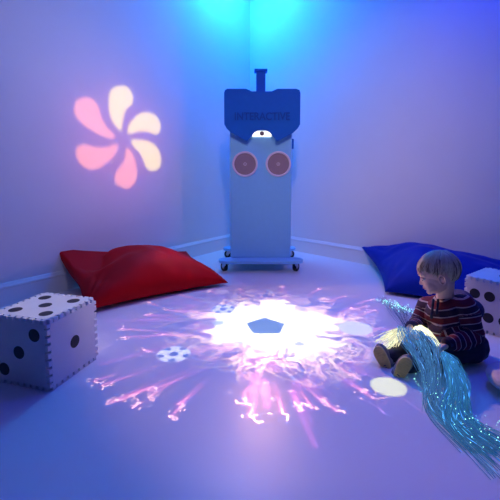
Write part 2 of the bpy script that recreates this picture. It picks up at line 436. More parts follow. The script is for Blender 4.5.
# eyes, closed-down gaze
for s in (-1, 1):
    bm = bmesh.new(); ell(bm, (s * .027, .0655, -.001), (.011, .0105, .0075), HM, 3)
    e = rel(obj('eye', bm, mat('eye_white', (.75, .72, .7), .3), kid, True))
    bm = bmesh.new(); ell(bm, (s * .028, .0735, -.004), (.0065, .003, .0040), HM, 2); o = obj('iris', bm, M_eye, e, True)
    o.matrix_parent_inverse = (e.matrix_parent_inverse.inverted() @ Matrix.Identity(4)) if False else Matrix.Identity(4)
    o.matrix_parent_inverse = Matrix.Identity(4)
    bm = bmesh.new()
    chain(bm, [(s * .016, .0760, .003), (s * .027, .0765, .0045), (s * .038, .0690, .003)], [.0042, .0052, .004], HM)
    rel(obj('eyelid', bm, M_skin, kid, True))
    bm = bmesh.new()
    chain(bm, [(s * .013, .083, .018), (s * .026, .081, .0215), (s * .041, .070, .018)], [.0016, .002, .0012], HM)
    rel(obj('eyebrow', bm, M_hair, kid, True))
bm = bmesh.new(); chain(bm, [(-.013, .0775, -.0495), (0, .0835, -.0498), (.013, .0775, -.0495)], [.0018, .0026, .0018], HM)
rel(obj('lips', bm, M_lip, kid, True))

# hair: a full cap plus combed strands falling from the crown
HR = V((.0705, .088, .079)); HC = V((0, -.010, .018))
def hairline(p):     # p in head space -> True when hair grows here
    x, y, z = p
    if abs(x) > .035 and -.030 < y < .014: return z > .008
    if y > .045: return z > .034 - .5 * (y - .06) * 0 - .0
    if y > .005: return z > .002 + (y - .005) * .75
    if y > -.035: return z > -.004 - (0.005 - y) * .2
    return z > -.055 + .15 * abs(x)
bm = bmesh.new(); bmesh.ops.create_icosphere(bm, subdivisions=5, radius=1)
for v in list(bm.verts):
    p = HC + V((v.co.x * HR.x, v.co.y * HR.y, v.co.z * HR.z)); v.co = p
bmesh.ops.delete(bm, geom=[v for v in bm.verts if not hairline(v.co)], context='VERTS')
for v in bm.verts: v.co = HM @ v.co
hair = rel(obj('hair', bm, M_hair, kid, True))
so = hair.modifiers.new('s', 'SOLIDIFY'); so.thickness = .006; so.offset = -1
crown = V((.012, -.40, .92)).normalized()
t1 = crown.orthogonal().normalized(); t2 = crown.cross(t1)
cu = bpy.data.curves.new('hair_strands', 'CURVE'); cu.dimensions = '3D'; cu.bevel_depth = .0014; cu.bevel_resolution = 0; cu.resolution_u = 1
for mm in (M_hair, M_hair2, M_hair3): cu.materials.append(mm)
for i in range(3400):
    phi = random.random() * 2 * PI; th0 = random.choice((.03, .15, .45, .8, 1.1)) * random.random() * 1.3
    lift = 1.012 + random.random() ** 1.5 * .05; tw = random.uniform(-.22, .22); pts = []
    Lmax = random.uniform(.7, 1.25)
    for k in range(9):
        th = th0 + k / 8 * Lmax
        dirv = crown * math.cos(th) + (t1 * math.cos(phi + tw * k / 8) + t2 * math.sin(phi + tw * k / 8)) * math.sin(th)
        e = 1 / math.sqrt((dirv.x / 1) ** 2 + dirv.y ** 2 + dirv.z ** 2)
        sc = lift + .020 * math.sin(phi * 11 + th * 2 + 2 * math.sin(phi * 3))
        p = HC + V((dirv.x * HR.x, dirv.y * HR.y, dirv.z * HR.z)) * sc
        if not hairline(p + V((0, 0, random.uniform(-.010, .022)))): break
        pts.append(HM @ p)
    if len(pts) < 3: continue
    sp = cu.splines.new('POLY'); sp.points.add(len(pts) - 1); sp.material_index = 1 if math.sin(phi * 11 + 1 + 2 * math.sin(phi * 3)) < -.3 and random.random() < .7 else (2 if random.random() < .4 else 0)
    for q, p in zip(sp.points, pts): q.co = (*p, 1); q.radius = 1
    sp.points[-1].radius = .3
for i in range(16):       # little tuft on the crown
    o0 = HM @ (HC + V((crown.x * HR.x, crown.y * HR.y, crown.z * HR.z)) * .98)
    sp = cu.splines.new('POLY'); sp.points.add(4)
    j = V((random.uniform(-.004, .004), random.uniform(-.004, .004), 0))
    for k, q in enumerate(sp.points):
        s = k / 4; q.co = (*(o0 + j + V((.026 * s, .0, .022 * s - .014 * s * s))), 1); q.radius = 1 - .6 * s
hs = link(bpy.data.objects.new('hair_strands', cu), kid); rel(hs); hs['kind'] = 'stuff'

# hooded top
bm = bmesh.new()
chain(bm, [neck + V((.015, .01, -.045)), chest, (chest + hip) / 2 + V((0, -.0, 0)), hip + V((0, 0, .02))], [.055, .098, .108, .112])
cap(bm, Rsh, Lsh, .052, .056)
ell(bm, (chest + hip) / 2 + V((-.05, -.05, -.02)), (.08, .08, .08))
chain(bm, [Lsh, Lel, Lwr], [.056, .050, .030]); chain(bm, [Rsh, Rel, Rwr + (Rel - Rwr) * .12], [.052, .042, .029])
cap(bm, Lwr, Lwr + (Lel - Lwr) * .1, .029, .030)
top = remeshed('hooded_top', bm, .0045, M_stripe, kid, 8); rel(top)
vals = []
def segd(p, a, b):
    ab = b - a; t = max(0, min(1, (p - a).dot(ab) / ab.length_squared)); return (p - a - ab * t).length, t * ab.length
axis = (neck - hip).normalized()
for v in top.data.vertices:
    p = v.co.copy(); best = None
    for S, E_, W in ((Lsh, Lel, Lwr), (Rsh, Rel, Rwr)):
        d0, t0 = segd(p, S, E_); d1, t1_ = segd(p, E_, W)
        dd, tt = (d0, t0) if d0 < d1 else (d1, (E_ - S).length + t1_)
        if tt > .03 and dd < .062 and (best is None or dd < best[0]): best = (dd, tt)
    base = segd(p, hip, neck)[0]
    if best and best[0] < base - .015: vals.append(best[1] / .056 + .3)
    else: vals.append(((p - hip).dot(axis) + .10 * (p.x - hip.x)) / .056)
    n_ = noise.noise(p * 22) * .006 + math.sin(p.z * 160 + noise.noise(p * 9) * 6) * .0012
    v.co = p + V(v.normal) * n_
set_attr(top.data, 'stripe', vals)
bm = bmesh.new()       # hood lying on the back and shoulders
hb = neck + V((.045, .012, .004))
for i in range(15):
    a = math.radians(-115 + 230 * i / 14)
    a2 = math.radians(-115 + 230 * (i + 1) / 14)
    f = lambda a: hb + V((.060 * math.cos(a) * 1.0, .066 * math.sin(a), -.012 + .012 * math.cos(a)))
    cap(bm, f(a), f(a2), .020 + .012 * math.cos(a), .020 + .012 * math.cos(a2))
ell(bm, V((1.0047, 1.7600, 0.2514)), (.055, .075, .036))
ell(bm, V((1.0420, 1.7400, 0.2248)), (.042, .060, .045))
rel(remeshed('hood', bm, .004, M_hood, kid, 8))
fr = V((-.62, -.78, 0))
for s in (0, 1):
    bm = bmesh.new(); p0 = V((0.8226, 1.6600, 0.2963)) + V((.022 * s - .008, 0, 0))
    chain(bm, [p0, p0 + V((-.006, -.010, -.03)), p0 + V((-.010, -.012, -.075 + .02 * s))], [.006, .005, .007])
    rel(obj('drawstring', bm, M_cord, kid, True))
for wr, el, r in ((Lwr, Lel, .024), (Rwr, Rel, .024)):
    bm = bmesh.new(); d = (wr - el).normalized(); cyl(bm, wr - d * .012, wr + d * .012, r * 1.25, r * 1.05, 20)
    rel(obj('cuff', bm, M_hood, kid, True))

# trousers
bm = bmesh.new()
chain(bm, [hipL, kneeL, ankL], [.074, .052, .036]); chain(bm, [hipR, kneeR, ankR], [.074, .052, .036])
ell(bm, hip + V((0, 0, -.012)), (.10, .10, .072)); cap(bm, hipL, hipR, .074, .074)
tr = remeshed('trousers', bm, .0045, M_trouser, kid, 8); rel(tr)
for v in tr.data.vertices:
    v.co += V(v.normal) * (noise.noise(v.co * 25) * .006)
    if v.co.z < .004: v.co.z = .004

# shoes: sole towards the viewer
def shoe(ctr, nrm, toe, ln=.128, wd=.066):
    """ctr = middle of the sole face, nrm = way the sole looks, toe = heel-to-toe"""
    nrm, toe = V(nrm).normalized(), V(toe).normalized(); toe = (toe - nrm * toe.dot(nrm)).normalized(); sd = nrm.cross(toe)
    M = Matrix(((sd.x, toe.x, nrm.x, ctr[0]), (sd.y, toe.y, nrm.y, ctr[1]), (sd.z, toe.z, nrm.z, ctr[2]), (0, 0, 0, 1)))
    n = 36; pts = []
    for i in range(n):
        a = 2 * PI * i / n; y = math.sin(a) * ln / 2
        w = wd / 2 * (.86 + .2 * math.sin(a) - .1 * math.cos(2 * a + .4) + .08 * math.sin(2 * a))
        pts.append((math.cos(a) * w, y))
    bm = bmesh.new(); cap_ = [(x * .86, y * .93) for x, y in pts]
    ell(bm, (0, .018, -.030), (wd * .47, ln * .40, .030), M)
    ell(bm, (0, -.030, -.036), (wd * .42, ln * .28, .038), M)
    cap(bm, (0, -.025, -.04), (0, -.022, -.075), .028, .027, M)
    sh = rel(remeshed('shoe', bm, .003, M_upper, kid, 4))
    bm = bmesh.new(); prism(bm, pts, M @ Matrix.Translation((0, 0, -.014)), .014)
    # tread bars
    for k in range(-5, 6):
        y = k * ln / 12.5; w = wd * .36 * (1 - (abs(k) / 7) ** 2) * (1.05 if k > 0 else .85)
        box(bm, (0, y, .002), (w * 2, ln / 26, .004), M)
    s = obj('sole', bm, M_sole, sh); bv = s.modifiers.new('b', 'BEVEL'); bv.width = .0025; bv.segments = 2; bv.limit_method = 'ANGLE'
    bm = bmesh.new(); cyl(bm, M @ V((0, -.024, -.066)), M @ V((0, -.022, -.084)), .029, .029, 20)
    obj('shoe_collar', bm, M_trouser, sh)
shoe(V((0.6396, 1.5450, 0.0298)), (-.42, -.88, .10), (.42, -.10, .80), .125)
shoe(V((0.5902, 1.6350, 0.0294)), (-.50, -.82, .12), (-.38, .2, .85), .120)

# ------------------------------------------------------------------ fibre optic spray
fib = tag(empty('fibre_optic_spray', (.72, 1.6, 0)), 'glowing fibre optic strands in the child hands spilling over the legs and floor', 'fibre optic light')
def strands(name, paths, mt, rad):
    """paths: list of (points, glow list, hue); one mesh of thin three-sided tubes"""
    vs, fs, gl, hu = [], [], [], []
    for pts, g, h in paths:
        n = len(pts); base = len(vs)
        for i, p in enumerate(pts):
            a = pts[max(0, i - 1)]; b = pts[min(n - 1, i + 1)]; d = (b - a)
            d = d.normalized() if d.length > 1e-7 else V((1, 0, 0))
            x = d.cross(V((0, 0, 1)));  x = x.normalized() if x.length > 1e-4 else V((1, 0, 0)); y = d.cross(x)
            for k in range(3):
                an = 2 * PI * k / 3; q = p + (x * math.cos(an) + y * math.sin(an)) * rad
                vs.append(tuple(q)); gl.append(g[i]); hu.append(h)
        for i in range(n - 1):
            for k in range(3):
                a = base + i * 3 + k; b = base + i * 3 + (k + 1) % 3
                fs.append((a, b, b + 3, a + 3))
    me = bpy.data.meshes.new(name); me.from_pydata(vs, [], fs); me.materials.append(mt)
    set_attr(me, 'glow', gl); set_attr(me, 'hue', hu)
    return rel(tag(link(bpy.data.objects.new(name, me), fib), kind='stuff'))
def bez(ctrl, n):
    out = []
    m = len(ctrl) - 1
    for i in range(n):      # Catmull-Rom through the control points
        t = i / (n - 1) * m; k = min(int(t), m - 1); u = t - k
        p0, p1, p2, p3 = ctrl[max(0, k - 1)], ctrl[k], ctrl[k + 1], ctrl[min(m, k + 2)]
        q = .5 * ((2 * p1) + (p2 - p0) * u + (2 * p0 - 5 * p1 + 4 * p2 - p3) * u * u + (3 * p1 - p0 - 3 * p2 + p3) * u ** 3)
        q.z = max(q.z, .003); out.append(q)
    return out
def jit(s): return V((random.gauss(0, s), random.gauss(0, s), abs(random.gauss(0, s * .6))))
MF_teal = fibre_mat('teal_fibre', (.04, .22, .80), (.07, .42, .78), 1.0)
MF_blue = fibre_mat('blue_fibre', (.07, .22, .75), (.12, .42, .85), 1.0)
MF_cream = fibre_mat('cream_fibre', (1.0, .86, .50), (.80, .92, .62), 1.0)
def glows(n, base, spark, p=.12, fade=None):
    g = []
    for i in range(n):
        b = base * random.uniform(.6, 1.3) * (fade(i / (n - 1)) if fade else 1)
        if random.random() < p: b += spark * random.random()
        g.append(b)
    return g
hL = Lwr + V((-.85, -.15, -.30)).normalized() * .036 + V((0, 0, -.017)); hR = Rwr + V((-.35, -.65, -.45)).normalized() * .036 + V((.006, .006, -.015))
# tail from the near hand to the lower right
ps = []
for i in range(190):
    a = random.gauss(0, 1); w = random.uniform(-1, 1)
    c = [hL + jit(.005), V((0.8241, 1.5200, 0.0893)) + V((w * .022, 0, 0)) + jit(.007), V((0.8066, 1.4200, 0.0391)) + V((w * .034, 0, 0)) + jit(.008),
         V((.728, 1.27, .006)) + V((w * .055, a * .015, 0)) + jit(.004), V((.80, 1.08, .004)) + V((w * .085 + .02 * a, a * .04, 0))]
    c = c[:5 if random.random() < .6 else 4]
    if random.random() < .25: c[-1] = c[-2] * .6 + c[-1] * .4
    n = 26; ps.append((bez(c, n), glows(n, .46, 3.2, .06, lambda s: 1.5 - .9 * s), random.random()))
strands('fibre_strands', ps, MF_teal, .0009)
# blue strands thrown over both legs
ps = []
for i in range(125):
    w = random.random(); a = random.gauss(0, 1)
    s0 = V((0.6871, 1.7200, 0.1459)) * (1 - w) + V((0.7809, 1.6600, 0.1435)) * w
    m1 = V((0.6753, 1.6600, 0.0920)) * (1 - w) + V((0.7883, 1.5600, 0.1129)) * w + V((0, -.01, .022))
    m2 = V((0.6996, 1.5350, 0.0551)) * (1 - w) + V((0.7739, 1.4900, 0.0536)) * w
    e = V((.655, 1.31, .005)) * (1 - w) + V((.70, 1.33, .008)) * w
    e2 = V((.68, 1.10, .004)) * (1 - w) + V((.78, 1.13, .004)) * w
    c = [s0 + jit(.008), m1 + jit(.010), m2 + jit(.009), e + V((a * .018, 0, 0)) + jit(.004), e2 + V((a * .03, 0, 0))]
    if random.random() < .3: c = c[:4]
    n = 26; ps.append((bez(c, n), glows(n, .48, 2.6, .05, lambda s: 1.25 - .7 * s), random.random()))
strands('fibre_strands', ps, MF_blue, .0008)
# cream bundle held between the hands and its fan to the left
ps = []
for i in range(130):
    w = random.uniform(-1, 1)
    c = [hR + jit(.008), V((0.7711, 1.6900, 0.1540)) + jit(.007), V((0.7891, 1.6300, 0.1523)) + jit(.007), hL + jit(.006)]
    n = 14; ps.append((bez(c, n), glows(n, 1.9, 2.5, .1, lambda s: 1.2 - .6 * s), random.random()))
for i in range(150):
    w = random.uniform(-1, 1); l = random.uniform(.35, 1)
    tip = V((0.6120, 1.8000, 0.1168)) + V((0.02 * (1 - l), w * .10 - .02, 0)); tip.z = .012 + random.random() * .03
    tip = hR * (1 - l) + tip * l
    c = [hR + jit(.008), hR * .55 + tip * .45 + V((0, 0, .03)) + jit(.010), tip + jit(.008)]
    n = 14; ps.append((bez(c, n), glows(n, .9, 1.8, .12, lambda s: .7 + .5 * s), random.random()))
strands('fibre_strands', ps, MF_cream, .0009)
# thin strands with twinkling ends on the floor behind
ps = []
for i in range(55):
    u = random.random()
    q = V((0.8522, 2.4855, 0.0060)) * (1 - u) + V((1.0663, 2.1762, 0.0060)) * u + V((random.gauss(0, .02), random.gauss(0, .06), 0))
    c = [hR + jit(.008), (hR + q) / 2 + V((0, 0, .02)) + jit(.02), q, q + V((random.uniform(-.03, .03), .02, 0))]
    n = 16; ps.append((bez(c, n), [.05] * 11 + [random.random() * (5 if random.random() < .25 else .4) for _ in range(5)], random.random()))
strands('fibre_strands', ps, MF_teal, .0005)
# brighter fibre ends: small beads
bm = bmesh.new()
def bead(p, r): bmesh.ops.create_icosphere(bm, subdivisions=1, radius=r, matrix=Matrix.Translation(p))
for i in range(90):
    u = random.random(); bead(V((0.8721, 2.5051, 0.0060)) * (1 - u) + V((1.0617, 2.1914, 0.0060)) * u + V((random.gauss(0, .015), random.gauss(0, .05), 0)), random.uniform(.0014, .003))
for i in range(60):
    t = random.random(); bead(V((.70, 1.50, .03)) * (1 - t) + V((.80, 1.12, .008)) * t + V((random.gauss(0, .03 + .03 * t), 0, 0)), random.uniform(.001, .0019))
for i in range(14): bead(V((0.7451, 1.5465) + (.004,)) + V((random.gauss(0, .04), random.gauss(0, .03), 0)), .0013)
gb = mat('fibre_tip', (.5, .9, .8), .3, emit=(.35, 1, .75), es=3.0)
tips = rel(tag(obj('fibre_tips', bm, gb, fib), kind='stuff'))

# ------------------------------------------------------------------ projected slides (built here as float pictures for the two projector lights)
def vnoise(x, y, seed):
    r = np.random.RandomState(seed); T = r.rand(256, 256)
    xi = np.floor(x).astype(int); yi = np.floor(y).astype(int); xf = x - xi; yf = y - yi
    xf = xf * xf * (3 - 2 * xf); yf = yf * yf * (3 - 2 * yf)
    g = lambda a, b: T[a % 256, b % 256]
    return (g(xi, yi) * (1 - xf) + g(xi + 1, yi) * xf) * (1 - yf) + (g(xi, yi + 1) * (1 - xf) + g(xi + 1, yi + 1) * xf) * yf
def fbm(x, y, seed, o=4):
    s = 0; a = .5
    for k in range(o): s = s + a * vnoise(x * 2 ** k, y * 2 ** k, seed + k); a *= .5
    return s / (1 - .5 ** o)
def sst(a, b, x):
    t = np.clip((x - a) / (b - a), 0, 1); return t * t * (3 - 2 * t)
# floor slide: metres on the floor
X0, X1, Yb, Yt = -1.45, 1.75, .75, 3.05; RES = .0028
W_, H_ = int((X1 - X0) / RES), int((Yt - Yb) / RES)
gx, gy = np.meshgrid(X0 + (np.arange(W_) + .5) * RES, Yb + (np.arange(H_) + .5) * RES)
img = np.zeros((H_, W_, 3))
cx, cy_ = .13, 2.12
dx, dy = gx - cx, gy - cy_; rr = np.hypot(dx, dy); th = np.arctan2(dy, dx)
# soft violet wash
wash = np.exp(-(rr / .85) ** 2)
img += wash[..., None] * np.array((.10, .03, .05))
hal_ = np.exp(-(rr / .62) ** 6)
edge = (1 - .55 * hal_) * (1 - sst(.95, 1.2, np.maximum(-dx, np.abs(dy + .05) * .9))) * (1 - sst(-.58, -.25, -.8 * gx - .6 * gy)) * (1 - sst(1.35, 1.5, dx))
img += edge[..., None] * np.array((.31, .15, .07)) * (1 - sst(2.72, 2.95, gy))[..., None]
lim = np.minimum(-.70, -.80 + (gy - 1.433) * .496)
img += ((1 - sst(-.05, .0, gx - lim)) * (1 - sst(1.85, 2.05, gy)) * (1 - edge * .6))[..., None] * np.array((.36, .28, .12))  # extra slide area added to brighten the left die
# warped polar flames
wx = fbm(gx * 5 + 9, gy * 5 + 3, 11); wy = fbm(gx * 5 + 40, gy * 5 + 70, 17)
tw = th + (wx - .5) * 1.5; rw = rr + (wy - .5) * .28
cs, sn = np.cos(tw) * 3.2 + 50, np.sin(tw) * 3.2 + 50
ton = fbm(cs * 1.7, sn * 1.7 + rw * 1.2, 23, 4)
Rf = .345 + .36 * (ton - .45)
core = 1 - sst(.78, 1.05, rw / np.maximum(Rf, .15))
rid = 1 - np.abs(2 * fbm(cs * 6 + rw * 4, sn * 6 + rw * 3, 31, 5) - 1); rid = np.clip((rid - .84) / .16, 0, 1) ** 1.3
rid2 = 1 - np.abs(2 * fbm(gx * 11 + wx * 3, gy * 11 + wy * 3, 41, 4) - 1); rid2 = np.clip((rid2 - .86) / .14, 0, 1) ** 1.5
halo = 1 - sst(.8, 1.55, rw / np.maximum(Rf, .15))
halo2 = 1 - sst(.95, 1.75, rw / np.maximum(Rf, .15))
smoke = fbm(cs * 5 + rw * 5, sn * 5 - rw * 4, 63, 4)
img += (halo * (.25 + 2.0 * sst(.40, .72, smoke)))[..., None] * np.array((.46, .27, .16))
img += halo2[..., None] * np.array((.22, .02, .10)) * (.2 + 1.8 * sst(.35, .7, fbm(cs * 3, sn * 3 + rw * 3, 77)))[..., None]
img += ((rid * halo2 + rid2 * halo * 1.0))[..., None] * np.array((2.0, 1.3, .5))
img += (core ** 1.3)[..., None] * np.array((2.0, 1.8, 1.0))
img += (np.exp(-(np.hypot(gx - .13, (gy - 2.13)) / .30) ** 4))[..., None] * np.array((1.6, 1.6, 1.5))
# soft coloured curls inside the blaze
blot = sst(.60, .74, fbm(gx * 9 + 5, gy * 9, 91)) * halo * (1 - np.exp(-(rr / .34) ** 6))
img *= (1 - .75 * blot)[..., None] ** np.array((.7, .9, .55))
def blend(mask, col, a=1.0):
    global img
    m = (np.clip(mask, 0, 1) * a)[..., None]; img = img * (1 - m) + np.array(col) * m
def disc(c, rx, ry=None, ang=0, soft=.006):
    ry = ry or rx; u = (gx - c[0]) * math.cos(ang) + (gy - c[1]) * math.sin(ang); v = -(gx - c[0]) * math.sin(ang) + (gy - c[1]) * math.cos(ang)
    q = np.sqrt((u / rx) ** 2 + (v / ry) ** 2); return 1 - sst(1 - soft / rx, 1 + soft / rx, q)
def poly(pts, soft=.004):
    """convex or star outline mask by even-odd test"""
    ins = np.zeros_like(gx, bool); n = len(pts)
    for i in range(n):
        (xa, ya), (xb, yb) = pts[i], pts[(i + 1) % n]
        c = ((ya > gy) != (yb > gy)) & (gx < (xb - xa) * (gy - ya) / (yb - ya + 1e-12) + xa); ins ^= c
    return ins.astype(float)
def penta(c, r, a0): return [(c[0] + r * math.cos(a0 + 2 * PI * k / 5), c[1] + r * math.sin(a0 + 2 * PI * k / 5)) for k in range(5)]
# large football
blend(disc((.07, 2.12), .27), (3, 3, 3), .9)
blend(poly([(-0.0217, 2.1146), (0.0853, 2.2003), (0.1926, 2.1005), (0.1592, 1.9760), (0.0171, 1.9760)]), (.24, .34, .20))
for c, r in (((-0.1827, 2.1175), .035), ((-0.0456, 1.8705), .024), ((0.2463, 1.8538), .03), ((0.2873, 2.1318), .012)): blend(poly(penta(c, r, .4)), (.7, .9, 1.0), .75)
def ball(c, r, pat=True, col=(1.6, 1.5, 1.7), a0=.3):
    blend(disc(c, r), col); dk = (.13, .10, .08)
    if pat:
        blend(poly(penta(c, r * .33, a0)), dk)
        for k in range(5):
            a = a0 + 2 * PI * k / 5; q = (c[0] + r * .84 * math.cos(a), c[1] + r * .84 * math.sin(a))
            blend(poly(penta(q, r * .27, a + PI)) * disc(c, r * .97), dk)
def stroke(pts, w, col, k=1.0, taper=True):
    """additive soft polyline"""
    global img
    xs = [p[0] for p in pts]; ys = [p[1] for p in pts]; m = w * 4
    i0 = max(0, int((min(xs) - m - X0) / RES)); i1 = min(W_, int((max(xs) + m - X0) / RES) + 1)
    j0 = max(0, int((min(ys) - m - Yb) / RES)); j1 = min(H_, int((max(ys) + m - Yb) / RES) + 1)
    if i1 <= i0 or j1 <= j0: return
    x = gx[j0:j1, i0:i1]; y = gy[j0:j1, i0:i1]; acc = np.zeros_like(x); n = len(pts) - 1
    for s in range(n):
        (xa, ya), (xb, yb) = pts[s], pts[s + 1]; l2 = (xb - xa) ** 2 + (yb - ya) ** 2 + 1e-9
        t = np.clip(((x - xa) * (xb - xa) + (y - ya) * (yb - ya)) / l2, 0, 1)
        d = np.hypot(x - xa - t * (xb - xa), y - ya - t * (yb - ya))
        g = np.exp(-(d / w) ** 2) * ((.25 + .75 * (s + t) / n) if taper else 1)
        acc = np.maximum(acc, g)
    img[j0:j1, i0:i1] += acc[..., None] * np.array(col) * k
def squig(c, r, n=9):
    a = random.random() * 6.3; p = [c]
    for i in range(n):
        a += random.gauss(0, 1.1); p.append((p[-1][0] + math.cos(a) * r, p[-1][1] + math.sin(a) * r))
    return p
def ray_to(tip, start=None, w=.010, col=(.70, .08, .22), k=1.0):
    s = start or (cx + (tip[0] - cx) * .45, cy_ + (tip[1] - cy_) * .45)
    mid = ((s[0] + tip[0]) / 2 + random.gauss(0, .008), (s[1] + tip[1]) / 2 + random.gauss(0, .008))
    stroke([s, mid, tip], w * 1.3, col, .75 * k)
    stroke([mid, tip], w * .4, (1.5, .5, .5), 1.1 * k)
    stroke(squig(tip, .008, 8), .0026, (2.8, 1.4, 1.2), 1.2, False)
    for q in range(3): stroke(squig((tip[0] + random.gauss(0, .02), tip[1] + random.gauss(0, .02)), .004, 3), .0024, (3, 1.6, 1.2), 1.1, False)
rays = [((-0.7145, 2.0351), (-0.3179, 1.9587)), ((-0.6597, 1.9344), (-0.4740, 1.9465)), ((-0.4769, 1.9587), (-0.2342, 1.9225)), ((-0.5994, 1.4860), (-0.4042, 1.6463)), ((-0.6439, 1.5157), (-0.5639, 1.5866)),
        ((-0.4561, 1.4165), (-0.2458, 1.6375)), ((-0.4008, 1.4436), (-0.1991, 1.6202)), ((-0.5218, 1.3714), (-0.4078, 1.4860)), ((-0.4882, 1.3840), (-0.4022, 1.4645)), ((-0.4295, 1.3407), (-0.3655, 1.3968)), ((-0.3820, 1.4165), (-0.2792, 1.5703)),
        ((-0.2783, 1.2887), (-0.1836, 1.5233)), ((-0.2700, 1.3590), (-0.2029, 1.4788)), ((0.0000, 1.2887), (0.0080, 1.4645)), ((-0.0150, 1.3590), (0.0000, 1.4645)), ((0.1160, 1.3114), (0.0983, 1.4934)), ((0.1865, 1.3230), (0.1753, 1.4860)),
        ((0.2286, 1.3348), (0.1962, 1.5233)), ((0.2723, 1.3714), (0.2337, 1.5233)), ((0.3132, 1.3171), (0.2540, 1.4934)), ((0.4694, 1.3968), (0.3687, 1.5866)), ((0.4543, 1.4367), (0.3744, 1.5543)), ((0.4360, 1.5623), (0.3649, 1.6732)),
        ((0.6498, 2.5836), (0.4457, 2.4449)), ((0.8044, 2.5025), (0.5608, 2.3198)), ((0.7438, 2.3897), (0.5333, 2.2537)), ((0.6447, 2.3542), (0.4815, 2.2377)), ((0.7789, 2.3198), (0.5899, 2.1911)), ((0.2475, 2.8104), (0.2177, 2.6261)), ((0.5119, 2.7384), (0.3773, 2.5629)),
        ((-0.4877, 2.6047), (-0.2884, 2.4449)), ((-0.5172, 2.3198), (-0.2727, 2.2537)), ((-0.6320, 2.2377), (-0.4129, 2.1911)), ((-0.6554, 2.4449), (-0.5372, 2.3542)), ((-0.5202, 1.7896), (-0.4328, 1.7692)), ((-0.2806, 2.6924), (-0.1702, 2.5425)), ((-0.0731, 2.7384), (-0.0277, 2.5836))]
for tip, s in rays: ray_to(tip, s)
for i in range(26):      # extra faint spray
    a = random.random() * 2 * PI; r0 = random.uniform(.5, .7); r1 = r0 + random.uniform(.1, .35)
    stroke([(cx + r0 * math.cos(a), cy_ + r0 * math.sin(a)), (cx + r1 * math.cos(a + .03), cy_ + r1 * math.sin(a + .03))], random.uniform(.006, .02), (.5, .06, .30), random.uniform(.2, .8), False)
for i in range(40):      # droplets
    a = random.random() * 2 * PI; r0 = random.uniform(.55, 1.0)
    stroke(squig((cx + r0 * math.cos(a), cy_ + r0 * math.sin(a)), .005, 3), .0035, (1.8, 1.0, 1.0), random.uniform(.3, 1), False)
for i in range(130):      # curling flame tips around the blaze
    a = random.random() * 2 * PI; r0 = random.uniform(.36, .50); p = []
    bend = random.gauss(0, .5)
    for s in range(7):
        r1 = r0 + s * .028; aa = a + bend * (s / 6) ** 2 * .5; p.append((cx + r1 * math.cos(aa), cy_ + r1 * math.sin(aa)))
    stroke(p[::-1], random.uniform(.003, .007), random.choice(((1.2, .8, .3), (1.1, .5, .3), (1.2, 1.0, .6), (.9, .3, .4))), random.uniform(.3, .9))
ball((-0.3639, 1.7491), .078, a0=1.0)
ball((-0.1694, 2.3369), .075, a0=.4)
ball((0.5807, 2.0484), .092, False); ball((0.3314, 2.4734), .072, False, (1.1, .6, .45)); ball((0.5589, 1.4752), .070, False, (1.9, 1.8, .5))
ball((-0.1998, 2.6699), .05, False, (.8, .5, .5))
for c in ((0.2537, 2.4262), (0.5047, 2.3198), (0.4719, 2.4449)): blend(disc(c, .035, .02), (.12, .07, .1), .7)
for p_ in ([(0.4134, 1.4033), (0.4574, 1.3590), (0.4856, 1.3000)], [(0.5241, 1.3776), (0.4759, 1.3468), (0.4820, 1.3000)], [(0.5769, 1.4165), (0.6048, 1.3528), (0.6295, 1.3000)], [(0.4135, 1.5082), (0.4811, 1.5703), (0.5309, 1.5387)], [(0.4140, 1.4788), (0.4488, 1.5465), (0.4983, 1.5703)]):
    stroke(p_, .004, (.55, .2, .6), .8, False)
img = np.clip(img, 0, 4)
def picture(name, a):
    h, w = a.shape[:2]
    im = bpy.data.images.new(name, w, h, float_buffer=True); im.colorspace_settings.name = 'Non-Color'
    full = np.ones((h, w, 4), np.float32); full[..., :3] = a
    im.pixels.foreach_set(full.ravel()); im.update(); im.pack()
    return im
